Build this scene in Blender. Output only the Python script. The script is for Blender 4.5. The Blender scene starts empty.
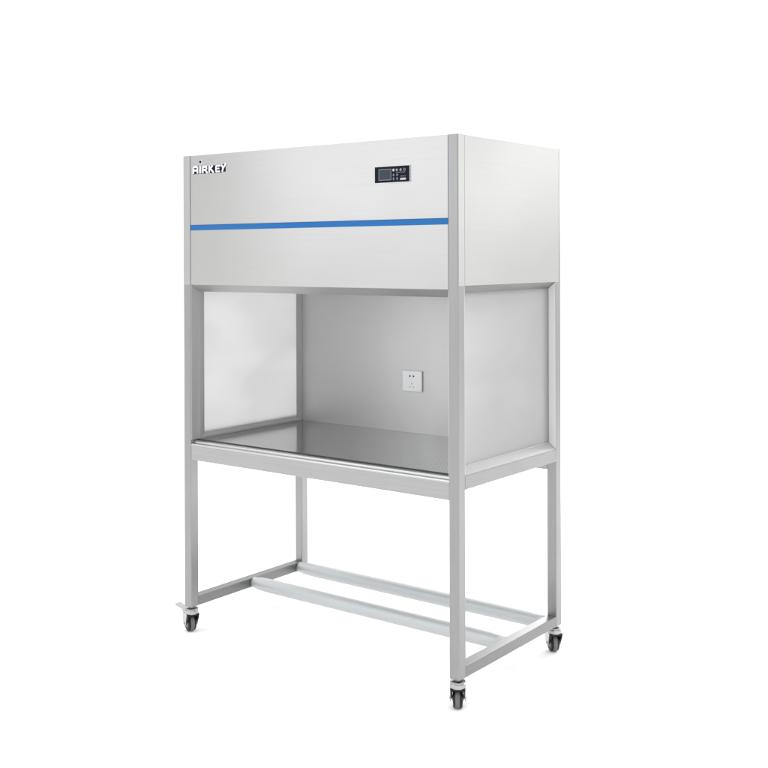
import bpy, bmesh, math
from mathutils import Vector, Matrix

# ------------------------------------------------------------------ basics
sc = bpy.context.scene
col = sc.collection
R = math.radians
W, D, P, H = 1.240, 0.664, 0.037, 1.700      # frame width, depth, post size, post height
Z0 = 0.098                                    # underside of the posts above the floor


def node_mat(name):
    m = bpy.data.materials.new(name)
    m.use_nodes = True
    nt = m.node_tree
    return m, nt, nt.nodes['Principled BSDF']


def steel(name, base, rough, aniso=0.0, brush='x', grain=0.05, tint=(1, 1, 1), bump=0.02, metal=1.0, smudge=0.0, cloud=0.0):
    """Brushed stainless: fine streaks along one axis in tone and roughness, faint handling marks."""
    m, nt, b = node_mat(name)
    N, L = nt.nodes, nt.links
    tc = N.new('ShaderNodeTexCoord')
    mp = N.new('ShaderNodeMapping')
    mp.inputs['Scale'].default_value = {'x': (3, 500, 500), 'y': (500, 3, 500), 'z': (500, 500, 3)}[brush]
    L.new(tc.outputs['Object'], mp.inputs['Vector'])
    n1 = N.new('ShaderNodeTexNoise')
    n1.inputs['Scale'].default_value = 1.0
    n1.inputs['Detail'].default_value = 3
    L.new(mp.outputs[0], n1.inputs['Vector'])
    n2 = N.new('ShaderNodeTexNoise')
    n2.inputs['Scale'].default_value = 5.0
    n2.inputs['Detail'].default_value = 4
    L.new(tc.outputs['Object'], n2.inputs['Vector'])
    r1 = N.new('ShaderNodeMapRange')
    r1.inputs['From Min'].default_value = 0.3
    r1.inputs['From Max'].default_value = 0.7
    r1.inputs['To Min'].default_value = 1 - grain
    r1.inputs['To Max'].default_value = 1 + grain
    L.new(n1.outputs[0], r1.inputs['Value'])
    mx = N.new('ShaderNodeMix')
    mx.data_type = 'RGBA'
    mx.blend_type = 'MULTIPLY'
    mx.inputs['Factor'].default_value = 1
    mx.inputs['A'].default_value = (base * tint[0], base * tint[1], base * tint[2], 1)
    L.new(r1.outputs[0], mx.inputs['B'])
    if cloud:                                       # slow drift of tone left by polishing and handling
        n3 = N.new('ShaderNodeTexNoise')
        n3.inputs['Scale'].default_value = 2.2
        n3.inputs['Detail'].default_value = 2
        n3.inputs['Distortion'].default_value = 0.6
        L.new(tc.outputs['Object'], n3.inputs['Vector'])
        r3 = N.new('ShaderNodeMapRange')
        r3.inputs['From Min'].default_value = 0.3
        r3.inputs['From Max'].default_value = 0.7
        r3.inputs['To Min'].default_value = 1 - cloud
        r3.inputs['To Max'].default_value = 1 + cloud
        L.new(n3.outputs[0], r3.inputs['Value'])
        m3 = N.new('ShaderNodeMix')
        m3.data_type = 'RGBA'
        m3.blend_type = 'MULTIPLY'
        m3.inputs['Factor'].default_value = 1
        L.new(mx.outputs['Result'], m3.inputs['A'])
        L.new(r3.outputs[0], m3.inputs['B'])
        mx = m3
    L.new(mx.outputs['Result'], b.inputs['Base Color'])
    r2 = N.new('ShaderNodeMapRange')
    r2.inputs['From Min'].default_value = 0.3
    r2.inputs['From Max'].default_value = 0.7
    r2.inputs['To Min'].default_value = max(0.03, rough - 0.04 - smudge)
    r2.inputs['To Max'].default_value = rough + 0.04 + smudge
    L.new(n2.outputs[0], r2.inputs['Value'])
    L.new(r2.outputs[0], b.inputs['Roughness'])
    b.inputs['Metallic'].default_value = metal
    if aniso:
        t = N.new('ShaderNodeTangent')
        t.direction_type = 'RADIAL'
        t.axis = 'Z'
        L.new(t.outputs[0], b.inputs['Tangent'])
        b.inputs['Anisotropic'].default_value = aniso
        b.inputs['Anisotropic Rotation'].default_value = 0.25
    if bump:
        bp = N.new('ShaderNodeBump')
        bp.inputs['Strength'].default_value = bump
        bp.inputs['Distance'].default_value = 0.001
        L.new(n1.outputs[0], bp.inputs['Height'])
        L.new(bp.outputs[0], b.inputs['Normal'])
    return m


def plain(name, rgb, rough=0.5, metal=0.0, coat=0.0, var=0.03, spec=0.5):
    m, nt, b = node_mat(name)
    N, L = nt.nodes, nt.links
    tc = N.new('ShaderNodeTexCoord')
    n = N.new('ShaderNodeTexNoise')
    n.inputs['Scale'].default_value = 30
    n.inputs['Detail'].default_value = 3
    L.new(tc.outputs['Object'], n.inputs['Vector'])
    r = N.new('ShaderNodeMapRange')
    r.inputs['To Min'].default_value = 1 - var
    r.inputs['To Max'].default_value = 1 + var
    L.new(n.outputs[0], r.inputs['Value'])
    mx = N.new('ShaderNodeMix')
    mx.data_type = 'RGBA'
    mx.blend_type = 'MULTIPLY'
    mx.inputs['Factor'].default_value = 1
    mx.inputs['A'].default_value = (*rgb, 1)
    L.new(r.outputs[0], mx.inputs['B'])
    L.new(mx.outputs['Result'], b.inputs['Base Color'])
    b.inputs['Roughness'].default_value = rough
    b.inputs['Metallic'].default_value = metal
    b.inputs['Coat Weight'].default_value = coat
    b.inputs['Specular IOR Level'].default_value = spec
    return m


def pane_mat():
    """Milky satin glazing: part diffuse, part translucent, with a soft gloss."""
    m, nt, b = node_mat('satin_glazing')
    N, L = nt.nodes, nt.links
    out = N['Material Output']
    b.inputs['Base Color'].default_value = (0.81, 0.81, 0.808, 1)
    b.inputs['Roughness'].default_value = 0.14
    b.inputs['Specular IOR Level'].default_value = 0.6
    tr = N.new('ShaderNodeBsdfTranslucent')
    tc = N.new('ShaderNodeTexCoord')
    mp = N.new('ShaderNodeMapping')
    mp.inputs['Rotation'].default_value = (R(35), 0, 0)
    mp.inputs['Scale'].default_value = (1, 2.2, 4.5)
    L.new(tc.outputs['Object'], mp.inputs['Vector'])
    n = N.new('ShaderNodeTexNoise')  # slanted clouds in the translucent colour imitate soft reflections
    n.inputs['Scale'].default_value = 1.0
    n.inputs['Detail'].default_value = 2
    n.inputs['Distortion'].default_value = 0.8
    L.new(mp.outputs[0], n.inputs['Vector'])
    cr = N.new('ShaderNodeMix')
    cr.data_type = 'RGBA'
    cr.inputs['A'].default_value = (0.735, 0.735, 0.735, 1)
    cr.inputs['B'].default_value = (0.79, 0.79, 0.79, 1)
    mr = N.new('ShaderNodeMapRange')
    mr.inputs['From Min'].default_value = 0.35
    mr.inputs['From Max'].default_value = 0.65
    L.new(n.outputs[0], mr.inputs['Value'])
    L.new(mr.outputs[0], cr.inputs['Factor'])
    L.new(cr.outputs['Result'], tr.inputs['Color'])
    mx = N.new('ShaderNodeMixShader')
    mx.inputs[0].default_value = 0.78
    L.new(b.outputs[0], mx.inputs[1])
    L.new(tr.outputs[0], mx.inputs[2])
    L.new(mx.outputs[0], out.inputs['Surface'])
    return m


def tray_mat():
    """Polished worktop sheet punched with a staggered grid of small round holes."""
    m, nt, b = node_mat('perforated_steel')
    N, L = nt.nodes, nt.links
    tc = N.new('ShaderNodeTexCoord')

    def dots(off):
        mp = N.new('ShaderNodeMapping')
        mp.inputs['Location'].default_value = (off[0], off[1], 0)
        L.new(tc.outputs['Object'], mp.inputs['Vector'])
        sn = N.new('ShaderNodeVectorMath')
        sn.operation = 'MODULO'
        ad = N.new('ShaderNodeVectorMath')
        ad.operation = 'ADD'
        ad.inputs[1].default_value = (200 * 0.012, 200 * 0.0208, 0)
        L.new(mp.outputs[0], ad.inputs[0])
        L.new(ad.outputs[0], sn.inputs[0])
        sn.inputs[1].default_value = (0.012, 0.0208, 1)
        sb = N.new('ShaderNodeVectorMath')
        sb.operation = 'SUBTRACT'
        sb.inputs[1].default_value = (0.006, 0.0104, 0)
        L.new(sn.outputs[0], sb.inputs[0])
        sx = N.new('ShaderNodeSeparateXYZ')
        L.new(sb.outputs[0], sx.inputs[0])
        cx = N.new('ShaderNodeCombineXYZ')
        L.new(sx.outputs[0], cx.inputs[0])
        L.new(sx.outputs[1], cx.inputs[1])
        ln = N.new('ShaderNodeVectorMath')
        ln.operation = 'LENGTH'
        L.new(cx.outputs[0], ln.inputs[0])
        lt = N.new('ShaderNodeMath')
        lt.operation = 'LESS_THAN'
        lt.inputs[1].default_value = 0.0030
        L.new(ln.outputs['Value'], lt.inputs[0])
        return lt
    a, c = dots((0, 0)), dots((0.006, 0.0104))
    mxm = N.new('ShaderNodeMath')
    mxm.operation = 'MAXIMUM'
    L.new(a.outputs[0], mxm.inputs[0])
    L.new(c.outputs[0], mxm.inputs[1])
    col_ = N.new('ShaderNodeMix')
    col_.data_type = 'RGBA'
    col_.inputs['A'].default_value = (0.50, 0.50, 0.50, 1)
    col_.inputs['B'].default_value = (0.27, 0.27, 0.27, 1)
    L.new(mxm.outputs[0], col_.inputs['Factor'])
    L.new(col_.outputs['Result'], b.inputs['Base Color'])
    b.inputs['Metallic'].default_value = 1
    b.inputs['Roughness'].default_value = 0.13
    return m


M = dict(
    sheet=steel('brushed_sheet_steel', 0.412, 0.31, tint=(1.0, 0.996, 0.985), aniso=0.6, brush='x', grain=0.022, smudge=-0.03, cloud=0.02),
    side=steel('side_sheet_steel', 0.425, 0.27, tint=(1.0, 0.997, 0.985), aniso=0.3, brush='y', grain=0.015, smudge=-0.035, cloud=0.02),
    corner=steel('corner_sheet_steel', 0.40, 0.33, brush='z', grain=0.02, cloud=0.02),
    tube=steel('satin_tube_steel', 0.298, 0.36, brush='z', grain=0.05, tint=(1, 1, 1.005)),
    beam=steel('satin_beam_steel', 0.35, 0.36, brush='x', grain=0.05),
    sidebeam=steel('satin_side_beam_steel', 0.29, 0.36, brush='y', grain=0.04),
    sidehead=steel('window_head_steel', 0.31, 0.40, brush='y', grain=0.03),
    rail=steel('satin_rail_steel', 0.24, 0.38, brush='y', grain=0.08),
    inner=steel('interior_sheet_steel', 0.52, 0.38, aniso=0.3, brush='x', grain=0.02, tint=(1.0, 1.0, 0.998), metal=0.6),
    lip=steel('polished_edge_steel', 0.50, 0.22, brush='x', grain=0.02, bump=0),
    frame=steel('window_frame_steel', 0.52, 0.40, brush='z', grain=0.03, metal=0.6),
    sill=steel('pale_sill_metal', 0.40, 0.45, brush='y', grain=0.02, tint=(0.985, 1.0, 0.985), metal=0.5),
    channel=steel('pale_channel_metal', 0.80, 0.40, brush='y', grain=0.02, tint=(0.985, 1.0, 0.985), metal=0.35),
    header=steel('folded_strip_steel', 0.57, 0.40, brush='x', grain=0.03),
    zinc=steel('bright_zinc', 0.40, 0.22, brush='z', grain=0.03, bump=0),
    paint=plain('pale_grey_paint', (0.490, 0.508, 0.516), 0.46, metal=0.4),
    white=plain('white_plastic', (0.80, 0.81, 0.82), 0.35, var=0.01),
    black=plain('black_rubber', (0.012, 0.012, 0.013), 0.45, spec=0.2),
    dark_strip=plain('dark_edge_strip', (0.06, 0.065, 0.075), 0.5, spec=0.2),
    tread=plain('grey_rubber', (0.13, 0.13, 0.13), 0.5, spec=0.3),
    dark=plain('black_panel_film', (0.006, 0.006, 0.013), 0.3, spec=0.08),
    navy=plain('navy_print', (0.006, 0.008, 0.024), 0.4, spec=0.08),
    blue=plain('blue_stripe_film', (0.016, 0.120, 0.345), 0.45, var=0.02, spec=0.15),
    bezel=plain('pale_bezel', (0.66, 0.66, 0.68), 0.4),
    label=plain('pale_print', (0.40, 0.42, 0.44), 0.5),
    edge=plain('dark_blue_edge', (0.012, 0.055, 0.16), 0.5, spec=0.1),
    lcd=plain('display_glass', (0.032, 0.042, 0.058), 0.2, spec=0.12),
    print=plain('grey_print', (0.19, 0.205, 0.225), 0.5),
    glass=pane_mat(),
    tray=tray_mat(),
    floor=plain('white_studio_paper', (0.94, 0.94, 0.94), 0.9, var=0.005),
)


# ------------------------------------------------------------------ mesh helpers
def bm_box(bm, x0, x1, y0, y1, z0, z1, bevel=0.0, seg=2):
    r = bmesh.ops.create_cube(bm, size=1)
    vs = r['verts']
    for v in vs:
        v.co = Vector(((x0 + x1) / 2 + v.co.x * (x1 - x0), (y0 + y1) / 2 + v.co.y * (y1 - y0), (z0 + z1) / 2 + v.co.z * (z1 - z0)))
    if bevel:
        es = list({e for v in vs for e in v.link_edges})
        bmesh.ops.bevel(bm, geom=es, offset=bevel, segments=seg, affect='EDGES', profile=0.5)


def bm_prism(bm, pts, axis, a0, a1):
    """Extrude a closed outline (2-D points) along an axis: 'x' -> (y,z), 'y' -> (x,z), 'z' -> (x,y)."""
    def co(p, a):
        return {'x': (a, p[0], p[1]), 'y': (p[0], a, p[1]), 'z': (p[0], p[1], a)}[axis]
    v0 = [bm.verts.new(co(p, a0)) for p in pts]
    v1 = [bm.verts.new(co(p, a1)) for p in pts]
    n = len(pts)
    fs = [bm.faces.new(v0), bm.faces.new(v1[::-1])]
    for i in range(n):
        fs.append(bm.faces.new((v0[i], v1[i], v1[(i + 1) % n], v0[(i + 1) % n])))
    bmesh.ops.recalc_face_normals(bm, faces=fs)


def bm_lathe(bm, prof, centre, axis='z', seg=32):
    """Revolve (radius, height) points about an axis."""
    rings = []
    for r, h in prof:
        ring = []
        for i in range(seg):
            a = 2 * math.pi * i / seg
            c, s = r * math.cos(a), r * math.sin(a)
            p = {'z': (c, s, h), 'x': (h, c, s), 'y': (c, h, s)}[axis]
            ring.append(bm.verts.new(Vector(p) + Vector(centre)))
        rings.append(ring)
    fs = []
    for a, b in zip(rings, rings[1:]):
        for i in range(seg):
            fs.append(bm.faces.new((a[i], a[(i + 1) % seg], b[(i + 1) % seg], b[i])))
    fs.append(bm.faces.new(rings[0][::-1]))
    fs.append(bm.faces.new(rings[-1]))
    bmesh.ops.recalc_face_normals(bm, faces=fs)


def obj(name, bm, mat, parent=None, smooth=False, loc=(0, 0, 0), lift=True):
    me = bpy.data.meshes.new(name)
    if smooth:
        for f in bm.faces:
            f.smooth = True
    bm.to_mesh(me)
    bm.free()
    for m in (mat if isinstance(mat, (list, tuple)) else [mat]):
        me.materials.append(m)
    o = bpy.data.objects.new(name, me)
    col.objects.link(o)
    if parent is not None:
        o.parent = parent
    o.location = loc
    return o


def box_obj(name, dims, mat, parent, bevel=0.0, seg=2):
    bm = bmesh.new()
    bm_box(bm, *dims, bevel=bevel, seg=seg)
    return obj(name, bm, mat, parent)


# ------------------------------------------------------------------ the bench
# The empty stands on the floor under the front right post; parts are laid out in its frame:
# x to the left is negative, y runs to the back, z = 0 is the underside of the posts.
bench = bpy.data.objects.new('clean_bench', None)
col.objects.link(bench)
bench.location = (0, 0, Z0)
bench['label'] = 'stainless steel laminar flow bench with blue stripe, glazed work chamber and tubular legs on casters'
bench['category'] = 'clean bench'

# posts
for x0 in (-W, -P):
    for y0 in (0, D - P):
        box_obj('post', (x0, x0 + P, y0, y0 + P, 0, H), M['tube'], bench, 0.0022)

# bottom side rails and the two pale cross tubes
for x0 in (-W, -P):
    box_obj('bottom_rail', (x0, x0 + P, P, D - P, 0.0006, 0.0372), M['rail'], bench, 0.0018)
for yc, zc in ((0.337, 0.0170), (0.610, 0.0160)):
    bm = bmesh.new()
    L0, L1, r = -W + P, -P, 0.0262
    prof = []
    # the ends are squeezed a little where the tube is welded to the rails
    for t, k in ((0, 0.78), (0.008, 0.79), (0.02, 0.86), (0.04, 0.95), (0.08, 1.0)):
        prof.append((r * k, L0 + t))
    for i in range(1, 20):
        prof.append((r, L0 + 0.13 + (L1 - L0 - 0.26) * i / 20))
    for t, k in ((0.06, 0.99), (0.03, 0.93), (0.0005, 0.84)):
        prof.append((r * k, L1 - t))
    bm_lathe(bm, prof, (0, yc, zc), 'x', 40)
    o = obj('cross_tube', bm, M['paint'], bench, True)

# worktop beams
box_obj('front_beam', (-W + P, -P, 0.0012, P, 0.556, 0.611), M['beam'], bench, 0.0015)
bm = bmesh.new()                       # rolled bright lip over the front beam, with a groove
pts = [(0.0012, 0.6112)]
for i in range(0, 7):
    a = R(90 * i / 6)
    pts.append((0.0012 + 0.006 * (1 - math.cos(a)), 0.6132 + 0.006 * math.sin(a)))
pts += [(0.010, 0.6200), (0.0112, 0.6192), (0.0124, 0.6200)]
for i in range(0, 7):
    a = R(90 * i / 6)
    pts.append((0.0126 + 0.010 * (1 - math.cos(a)), 0.6205 + 0.008 * math.sin(a)))
pts += [(0.034, 0.6285), (0.034, 0.6112)]
bm_prism(bm, pts, 'x', -W + P, -P)
obj('worktop_lip', bm, M['lip'], bench)
for x0 in (-W, -P):
    box_obj('side_beam', (x0, x0 + P, P, D - P, 0.5875, 0.6310), M['sidebeam'], bench, 0.0015)
for x, q in ((0.0, 1), (-W, -1)):              # small screw at the rear end of each side beam
    bm = bmesh.new()
    bm_lathe(bm, [(0.0030, x - q * 0.0004), (0.0030, x + q * 0.0010), (0.0018, x + q * 0.0016)], (0, D - P - 0.010, 0.5945), 'x', 16)
    obj('screw', bm, M['frame'], bench)
box_obj('rear_beam', (-W + P, -P, D - P, D - 0.001, 0.556, 0.6310), M['beam'], bench, 0.0015)

# perforated worktop: a shallow tray with a turned-down front edge
bm = bmesh.new()
bm_prism(bm, [(0.0385, 0.600), (0.0385, 0.6312), (D - P - 0.001, 0.6312), (D - P - 0.001, 0.600)], 'x', -W + P + 0.001, -P - 0.001)
obj('perforated_worktop', bm, M['tray'], bench)
box_obj('worktop_edge_strip', (-W + P + 0.001, -P - 0.001, 0.0345, 0.0384, 0.6120, 0.6318), M['dark_strip'], bench, 0.0005)  # dark strip along the worktop's front edge

# work chamber: rear wall, ceiling, side glazing with frames
box_obj('chamber_back_wall', (-W + P, -P, D - P, D - P + 0.008, 0.6312, 1.222), M['inner'], bench)
box_obj('chamber_ceiling', (-W + P, -P, P + 0.002, D - P, 1.224, 1.236), M['white'], bench)
for side in (0, 1):
    xo = -W if side == 0 else 0.0        # outer plane
    s = 1 if side == 0 else -1           # towards the inside
    xi = xo + s * P
    xa, xb = sorted((xi - s * 0.007, xi - s * 0.001))
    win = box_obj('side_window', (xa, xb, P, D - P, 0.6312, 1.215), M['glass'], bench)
    # inner frame of flat steel strips, mitred at the corners and bevelled towards the glass
    bm = bmesh.new()
    a0, a1, b0, b1 = P + 0.0005, D - P - 0.0005, 0.6316, 1.214
    w, wb = 0.032, 0.018
    O = [(a0, b0), (a1, b0), (a1, b1), (a0, b1)]
    I = [(a0 + w, b0 + wb), (a1 - w, b0 + wb), (a1 - w, b1 - wb), (a0 + w, b1 - wb)]
    x_out, x_in = xi + s * 0.006, xi + s * 0.0005
    vo = [bm.verts.new((x_out, *p)) for p in O]
    vm = [bm.verts.new((x_out, p[0] + (q[0] - p[0]) * .35, p[1] + (q[1] - p[1]) * .35)) for p, q in zip(O, I)]
    vi = [bm.verts.new((x_in, *p)) for p in I]
    vb = [bm.verts.new((x_in, *p)) for p in O]
    fs = []
    for i in range(4):
        j = (i + 1) % 4
        fs += [bm.faces.new((vo[i], vo[j], vm[j], vm[i])), bm.faces.new((vm[i], vm[j], vi[j], vi[i])),
               bm.faces.new((vi[i], vi[j], vb[j], vb[i])), bm.faces.new((vb[i], vb[j], vo[j], vo[i]))]
    bmesh.ops.recalc_face_normals(bm, faces=fs)
    obj('window_frame', bm, M['frame'], win)
    bm = bmesh.new()
    bm_box(bm, *sorted((xi + s * 0.0002, xi + s * 0.0022)), 0.0025, P, 0.6310, 1.2130, bevel=0.0004)
    obj('jamb_lightener', bm, M['frame'], win)  # added sheet in paler steel to brighten the post's inner face
    # dark rubber gasket along the outside edge of the glass
    bm = bmesh.new()
    g0, g1 = sorted((xi - s * 0.0072, xi - s * 0.0095))
    bm_box(bm, g0, g1, P, P + 0.003, 0.6535, 1.203)
    bm_box(bm, g0, g1, D - P - 0.003, D - P, 0.6535, 1.203)
    bm_box(bm, g0, g1, P + 0.003, D - P - 0.003, 0.6530, 0.6552)
    obj('gasket', bm, M['frame'], win)
    # sloped drip strip under the upper housing, along the head of the window
    bm = bmesh.new()
    bm_prism(bm, [(xo + s * 0.002, 1.2255), (xi - s * 0.0075, 1.2035), (xi - s * 0.0075, 1.2255)], 'y', P, D - P)
    obj('window_header', bm, M['sidehead'], bench)
    # pale channel lining the sill and the jambs outside the glass, mitred at the corners
    xo2, xi2 = xo + s * 0.0015, xi - s * 0.0100
    for yy, q in ((D - P - 0.0004, -1), (P + 0.0004, 1)):
        bm = bmesh.new()
        v8 = [bm.verts.new(p) for p in ((xo2, yy, 0.6334), (xo2, yy, 1.2250), (xi2, yy, 1.2040), (xi2, yy, 0.6531),
                                        (xo2, yy + q * .0012, 0.6334), (xo2, yy + q * .0012, 1.2250), (xi2, yy + q * .0012, 1.2040), (xi2, yy + q * .0012, 0.6531))]
        fs = [bm.faces.new([v8[i] for i in f]) for f in ((0, 1, 2, 3), (4, 5, 6, 7), (0, 1, 5, 4), (1, 2, 6, 5), (2, 3, 7, 6), (3, 0, 4, 7))]
        bmesh.ops.recalc_face_normals(bm, faces=fs)
        obj('window_jamb', bm, M['channel'], win)
    bm = bmesh.new()
    bm_prism(bm, [(xo2, 0.6312), (xo2, 0.6328), (xi2, 0.6525), (xi2, 0.6312)], 'y', P + 0.0018, D - P - 0.0018)
    obj('window_sill', bm, M['sill'], win)

# upper housing
box_obj('upper_side_panel', (-0.0008, 0.0010, P + 0.0004, D - 0.0150, 1.2262, H - 0.001), M['side'], bench, 0.0008)
box_obj('upper_side_panel', (-W - 0.0010, -W + 0.0008, P + 0.0004, D - 0.0150, 1.2262, H - 0.001), M['side'], bench, 0.0008)
box_obj('upper_back_panel', (-W + P, -P, D - 0.004, D - 0.0012, 0.6315, H - 0.001), M['side'], bench, 0.0008)
box_obj('top_panel', (-W + P + 0.001, -P - 0.001, 0.004, D - 0.005, H - 0.0045, H - 0.0015), M['side'], bench, 0.0008)
# thin corner sheets that carry the hood's skin over the posts
for x0, x1 in ((-0.0008, 0.0009), (-W - 0.0009, -W + 0.0008)):
    box_obj('corner_sheet', (x0, x1, 0.0020, P - 0.0004, 1.2262, H - 0.0010), M['side'], bench, 0.0006)
box_obj('corner_sheet', (-W + 0.0015, -W + P - 0.0003, -0.0007, 0.0008, 1.2145, H - 0.0010), M['corner'], bench, 0.0005)
front = box_obj('front_panel', (-W + P + 0.0008, -P - 0.0008, 0.0012, 0.0035, 1.2145, H - 0.001), M['sheet'], bench, 0.0008)
bm = bmesh.new()
bm_prism(bm, [(0.0018, 1.2142), (P, 1.1890), (P, 1.2142)], 'x', -W + P, -P)
obj('front_header', bm, M['header'], bench)

# blue stripe
bm = bmesh.new()
bm_box(bm, -W + P + 0.001, -P - 0.001, 0.0004, 0.0012, 1.4185, 1.4375, bevel=0.0003)
stripe = obj('blue_stripe', bm, M['blue'], front)
box_obj('stripe_edge', (-W + P + 0.001, -P - 0.001, 0.0003, 0.0012, 1.4376, 1.4390), M['edge'], stripe)


# lettering: white strokes on a navy backing
def strokes(bm, segs, w, y0, y1):
    for (xa, za), (xb, zb) in segs:
        d = Vector((xb - xa, zb - za))
        n = Vector((-d.y, d.x)).normalized() * w / 2
        bm_prism(bm, [(xa + n.x, za + n.y), (xb + n.x, zb + n.y), (xb - n.x, zb - n.y), (xa - n.x, za - n.y)], 'y', y0, y1)


bz, tz = 1.6305, 1.6580
bm = bmesh.new()
back = [(-1.1855, -1.1600, bz, tz), (-1.1575, -1.1385, bz, tz), (-1.1365, -1.1050, bz, tz - .002),
        (-1.1040, -1.0690, bz, tz - .001), (-1.0690, -1.0370, bz, tz - .002), (-1.0395, -1.0170, bz + .002, tz + .001)]
for k, (xa, xb, za, zb) in enumerate(back):
    bm_box(bm, xa - 0.0008, xb + 0.0008, 0.0000 + 0.00001 * k, 0.0012, za - 0.0014, zb)
bm_lathe(bm, [(0.0056, -0.0014), (0.0056, 0.0012)], (-1.1468, 0, 1.6735), 'y', 20)
obj('lettering_shadow', bm, M['navy'], front)
sg = {
    'A': [((-1.184, bz), (-1.184, tz - .004)), ((-1.184, tz - .0025), (-1.162, tz - .0025)), ((-1.162, bz), (-1.162, tz - .004)), ((-1.184, 1.6425), (-1.162, 1.6425))],
    'I': [((-1.152, bz), (-1.152, tz)), ((-1.1440, bz), (-1.1440, tz))],
    'R': [((-1.133, bz), (-1.133, tz - .002)), ((-1.133, tz - .004), (-1.115, tz - .004)), ((-1.115, tz - .004), (-1.112, 1.650)), ((-1.112, 1.650), (-1.115, 1.6435)), ((-1.133, 1.6425), (-1.115, 1.6425)), ((-1.122, 1.6425), (-1.108, bz))],
    'K': [((-1.099, bz), (-1.099, tz - .001)), ((-1.099, 1.6435), (-1.081, tz - .002)), ((-1.093, 1.6455), (-1.076, bz))],
    'E': [((-1.0635, bz + .002), (-1.0635, tz - .004)), ((-1.0635, tz - .0045), (-1.041, tz - .0045)), ((-1.0635, 1.6440), (-1.046, 1.6440)), ((-1.0635, bz + .003), (-1.043, bz + .003))],
    'Y': [((-1.036, tz), (-1.026, 1.6450)), ((-1.011, tz + .003), (-1.026, 1.6450)), ((-1.026, 1.6460), (-1.031, bz + .001))],
}
bm = bmesh.new()
wd = {'A': .0065, 'I': .0040, 'R': .0066, 'K': .0066, 'E': .0050, 'Y': .0066}
k = 0
for ch, ss in sg.items():
    for s_ in ss:
        strokes(bm, [s_], wd[ch], -0.0012 - 0.00002 * k, 0.0)
        k += 1
bm_lathe(bm, [(0.0078, 0.0000), (0.0078, 0.0012)], (-1.1468, 0, 1.6735), 'y', 20)
obj('brand_lettering', bm, M['white'], front)

# control panel
cp = box_obj('control_panel', (-0.3258, -0.1812, -0.0016, 0.0012, 1.5570, 1.6132), M['bezel'], front, 0.0008)
cp.parent = bench
bm = bmesh.new()
bm_box(bm, -0.3238, -0.1832, -0.0024, -0.0014, 1.5590, 1.6112, bevel=0.0003)
obj('panel_face', bm, M['dark'], cp)
bm = bmesh.new()
bm_box(bm, -0.3075, -0.2560, -0.0030, -0.0023, 1.5665, 1.6030, bevel=0.0002)
obj('display_border', bm, M['print'], cp)
bm = bmesh.new()
bm_box(bm, -0.3055, -0.2580, -0.0034, -0.0029, 1.5685, 1.6010, bevel=0.0001)
obj('display', bm, M['lcd'], cp)
for i, x in enumerate((-0.2468, -0.2335, -0.2182, -0.2032)):
    bm = bmesh.new()
    if i == 3:                                       # an open ring
        bm_lathe(bm, [(0.0048, -0.0030), (0.0048, -0.0022)], (x, 0, 1.5985), 'y', 24)
        bm_lathe(bm, [(0.0030, -0.0031), (0.0030, -0.0022)], (x, 0, 1.5985), 'y', 24)
        n0 = len(bm.faces) // 2
        for f in list(bm.faces)[n0:]:
            f.material_index = 1
        obj('button', bm, [M['print'], M['dark']], cp)
    else:
        bm_lathe(bm, [(0.0044, -0.0030), (0.0044, -0.0022)], (x, 0, 1.5985), 'y', 24)
        obj('button', bm, M['label'] if i == 0 else M['print'], cp)
for z in (1.5825, 1.5700):
    for x in (-0.2468, -0.2325):
        bm = bmesh.new()                             # small arrow-like key marks
        bm_box(bm, x - 0.0012, x + 0.0012, -0.0029, -0.0022, z - 0.0045, z + 0.0045)
        bm_box(bm, x - 0.0040, x + 0.0040, -0.0028, -0.0022, z - 0.0010, z + 0.0010)
        obj('button', bm, M['print'], cp)
bm = bmesh.new()
for i in range(9):                                   # captions under the round buttons
    x = -0.2370 + i * 0.0042
    bm_box(bm, x, x + 0.0030, -0.0028, -0.0022, 1.5895, 1.5915)
for i in range(5):
    x = -0.2190 + i * 0.0044
    bm_box(bm, x, x + 0.0030, -0.0028, -0.0022, 1.5765, 1.5785)
obj('caption', bm, M['print'], cp)
bm = bmesh.new()
bm_box(bm, -0.2200, -0.1975, -0.0029, -0.0022, 1.5655, 1.5718)
obj('name_plate', bm, M['label'], cp)

# power socket on the chamber back wall
ys = D - P
sk = box_obj('power_socket', (-0.6690, -0.5785, ys - 0.009, ys - 0.0003, 0.7935, 0.8735), M['white'], bench, 0.002)
for x in (-0.6330, -0.6155):
    bm = bmesh.new()
    bm_lathe(bm, [(0.0036, -0.0098), (0.0036, -0.0085)], (x, ys, 0.8530), 'y', 20)
    obj('socket_hole', bm, M['black'], sk)
for x, z, a in ((-0.6245, 0.8240, 90), (-0.6330, 0.8110, 60), (-0.6165, 0.8110, 120)):
    c, s_ = math.cos(R(a)) * 0.0035, math.sin(R(a)) * 0.0035
    bm = bmesh.new()
    strokes(bm, [((x - c, z - s_), (x + c, z + s_))], 0.0014, ys - 0.0096, ys - 0.0085)
    obj('socket_hole', bm, M['black'], sk)



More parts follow.
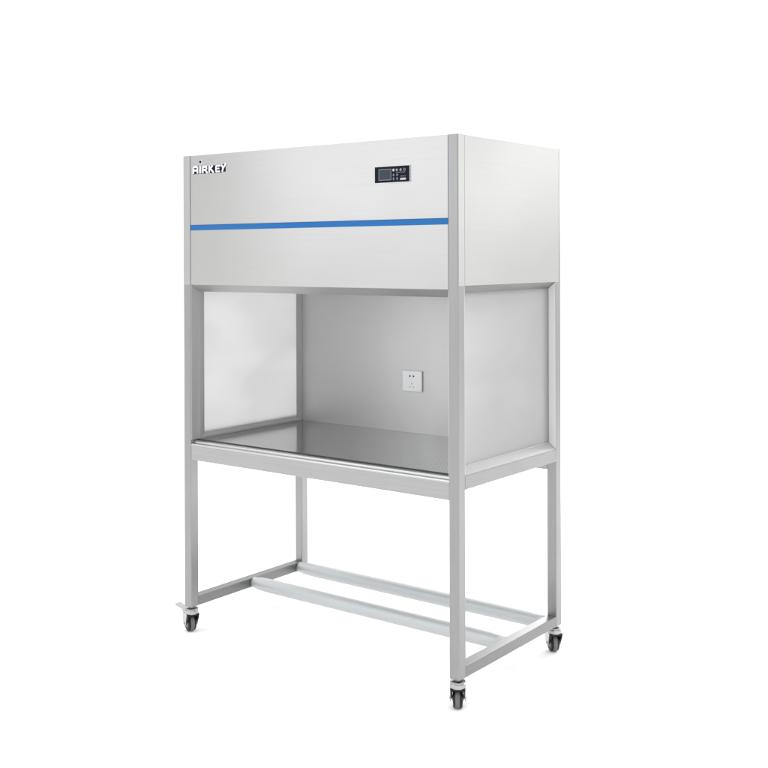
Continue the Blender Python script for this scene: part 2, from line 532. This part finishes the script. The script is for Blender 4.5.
# ------------------------------------------------------------------ casters
def make_caster():
    """Swivel caster about its own origin (centre of the post's underside); wheel trails along -y."""
    tr = -0.014                                     # trail of the axle
    bm = bmesh.new()                               # zinc swivel head: stem, race and skirted cap
    bm_lathe(bm, [(0.0100, 0.0), (0.0100, -0.0050), (0.0180, -0.0055), (0.0240, -0.0075), (0.0250, -0.0100), (0.0242, -0.0120), (0.0228, -0.0130),
                  (0.0240, -0.0140), (0.0252, -0.0165), (0.0254, -0.0260), (0.0246, -0.0275), (0.006, -0.0275)], (0, 0, 0), 'z', 36)
    root = obj('caster', bm, M['zinc'], bench)
    bm = bmesh.new()                               # zinc fork cheeks running back and down to the axle
    for s in (-1, 1):
        pts = [(-0.030, -0.0270), (0.014, -0.0270), (0.010, -0.040), (tr + 0.012, -0.072), (tr, -0.079), (tr - 0.011, -0.073), (-0.036, -0.042)]
        x0, x1 = sorted((s * 0.0222, s * 0.0246))
        bm_prism(bm, pts, 'x', x0, x1)
    bm_lathe(bm, [(0.0045, -0.0265), (0.0045, 0.0265)], (0, tr, -0.066), 'x', 6)
    obj('fork', bm, M['zinc'], root)
    bm = bmesh.new()                               # black guard lining the fork, open to the front
    n = 14
    for j in range(n):
        a0, a1 = R(48 + 110 * j / n), R(48 + 110 * (j + 1) / n)
        ro, ri = 0.0390, 0.0340
        q = [(tr + ro * math.cos(a), -0.066 + ro * math.sin(a)) for a in (a0, a1)] + [(tr + ri * math.cos(a), -0.066 + ri * math.sin(a)) for a in (a1, a0)]
        bm_prism(bm, q, 'x', -0.0170, 0.0170)
    for s in (-1, 1):
        x0, x1 = sorted((s * 0.0172, s * 0.0222))
        bm_prism(bm, [(-0.030, -0.0282), (0.0205, -0.0282), (0.0190, -0.042), (0.006, -0.060), (tr + 0.008, -0.064), (tr - 0.010, -0.064), (-0.036, -0.046)], 'x', x0, x1)
    bm_box(bm, -0.0235, 0.0235, -0.020, 0.0215, -0.0335, -0.0280, bevel=0.001)
    obj('guard', bm, M['black'], root)
    bm = bmesh.new()                               # wheel: black sides and a grey running tread
    rw = 0.0319
    prof = [(0.006, -0.0140), (0.0175, -0.0140), (0.0185, -0.0150), (0.0270, -0.0150), (0.0300, -0.0130), (rw - .0006, -0.0078), (rw, -0.0062), (rw, 0.0062), (rw - .0006, 0.0078), (0.0300, 0.0130), (0.0270, 0.0150), (0.0185, 0.0150), (0.0175, 0.0140), (0.006, 0.0140)]
    bm_lathe(bm, prof, (0, tr, -0.066), 'x', 48)
    for f in bm.faces:
        c = f.calc_center_median()
        rr = math.hypot(c.y - tr, c.z + 0.066)
        if abs(c.x) < 0.0070 and rr > 0.028:
            f.material_index = 1
    obj('wheel', bm, [M['black'], M['tread']], root, True)
    bm = bmesh.new()
    for s in (-1, 1):
        bm_lathe(bm, [(0.0172, s * 0.0138), (0.0165, s * 0.0158), (0.0090, s * 0.0164), (0.0070, s * 0.0185), (0.003, s * 0.0186)], (0, tr, -0.066), 'x', 32)
    obj('hub', bm, M['print'], root, True)
    return root


def copy_caster(src):
    c = src.copy()
    col.objects.link(c)
    c.parent = bench
    for ch in src.children:
        d = ch.copy()
        col.objects.link(d)
        d.parent = c
    return c


cast0 = make_caster()
cast1 = copy_caster(cast0)
cast2 = copy_caster(cast0)
for c, (x, y, rz) in zip((cast0, cast1, cast2), ((-P / 2, P / 2, 213), (-W + P / 2, P / 2, 246), (-P / 2, D - P / 2, 228))):
    c.location = (x, y, 0)
    c.rotation_euler = (0, 0, R(rz))
# the front left caster carries a pressed brake pedal
bm = bmesh.new()
bm_prism(bm, [(-0.018, -0.0125), (-0.018, -0.0095), (-0.040, -0.0065), (-0.064, 0.0030), (-0.069, 0.0020), (-0.070, -0.0040), (-0.046, -0.0120)], 'x', -0.0120, 0.0120)
bm_prism(bm, [(-0.022, -0.0310), (-0.022, -0.0126), (-0.043, -0.0103), (-0.036, -0.0260)], 'x', -0.0090, 0.0090)
bp_ = obj('brake_pedal', bm, M['zinc'], cast1)
bp_.rotation_euler = (0, 0, R(32))

# ------------------------------------------------------------------ setting: white paper floor
bm = bmesh.new()
v = [bm.verts.new(p) for p in ((-40, -40, 0), (40, -40, 0), (40, 40, 0), (-40, 40, 0))]
bm.faces.new(v)
fl = obj('floor', bm, M['floor'])
fl['kind'] = 'structure'

# ------------------------------------------------------------------ light
wd_ = bpy.data.worlds.new('World')
sc.world = wd_
wd_.use_nodes = True
bg = wd_.node_tree.nodes['Background']
wn, wl = wd_.node_tree.nodes, wd_.node_tree.links
wt = wn.new('ShaderNodeTexCoord')
wx = wn.new('ShaderNodeSeparateXYZ')
wl.new(wt.outputs['Generated'], wx.inputs[0])
wr = wn.new('ShaderNodeMapRange')                 # even white studio, brighter towards the ceiling
wr.inputs['From Min'].default_value = 0.15
wr.inputs['From Max'].default_value = 0.9
wr.inputs['To Min'].default_value = 1.1
wr.inputs['To Max'].default_value = 1.9
wl.new(wx.outputs['Z'], wr.inputs['Value'])
bg.inputs['Color'].default_value = (1, 1, 1, 1)
wl.new(wr.outputs[0], bg.inputs['Strength'])


def area(name, loc, target, size, power, colr=(1, 1, 1)):
    l = bpy.data.lights.new(name, 'AREA')
    l.shape = 'RECTANGLE'
    l.size, l.size_y = size
    l.energy = power
    l.color = colr
    o = bpy.data.objects.new(name, l)
    col.objects.link(o)
    o.location = loc
    o.rotation_euler = (Vector(target) - Vector(loc)).to_track_quat('-Z', 'Y').to_euler()
    return o


area('added_light_front', (-3.0, -3.6, 2.4), (-0.6, 0.0, 1.2), (2.0, 2.0), 15, (0.95, 0.975, 1.0))  # added light, brightens the hood front and upper posts
area('added_light_side', (2.8, 3.6, 2.5), (0.0, 0.3, 1.4), (2.4, 1.8), 7)  # added light out of view, lifts the upper right side
strip = area('added_strip_side', (2.6, 4.3, 1.75), (0.0, 0.33, 1.45), (0.45, 2.6), 2.6)  # added tilted light, makes a diagonal reflection on the side panel
strip.rotation_euler.rotate_axis('Z', R(-38))
area('added_light_rear', (-0.6, 4.6, 2.2), (-0.6, 0.3, 0.0), (3.4, 1.4), 140)  # added light behind, fills the floor and the cross tube tops

# ------------------------------------------------------------------ camera (shift lens, level)
cam = bpy.data.cameras.new('camera')
co = bpy.data.objects.new('camera', cam)
col.objects.link(co)
sc.camera = co
yaw, roll = 0.6499, -0.00322
r_ = Vector((math.cos(yaw), math.sin(yaw), 0))
u_ = Vector((0, 0, 1))
f_ = Vector((-math.sin(yaw), math.cos(yaw), 0))
Rr = r_ * math.cos(roll) + u_ * math.sin(roll)
Uu = u_ * math.cos(roll) - r_ * math.sin(roll)
mw = Matrix((Rr, Uu, -f_)).transposed().to_4x4()
mw.translation = (1.89708, -2.87786, 1.32075 + Z0)
co.matrix_world = mw
cam.sensor_width = 36
cam.lens = 1108.534 / 768 * 36
cam.shift_y = -128.0885 / 768
cam.shift_x = 0.41 / 768
cam.clip_start = 0.05
cam.clip_end = 500

# ------------------------------------------------------------------ render settings
sc.view_settings.view_transform = 'Standard'
sc.view_settings.look = 'None'
sc.view_settings.exposure = 0
sc.view_settings.gamma = 1
sc.cycles.max_bounces = 10
sc.cycles.use_denoising = True
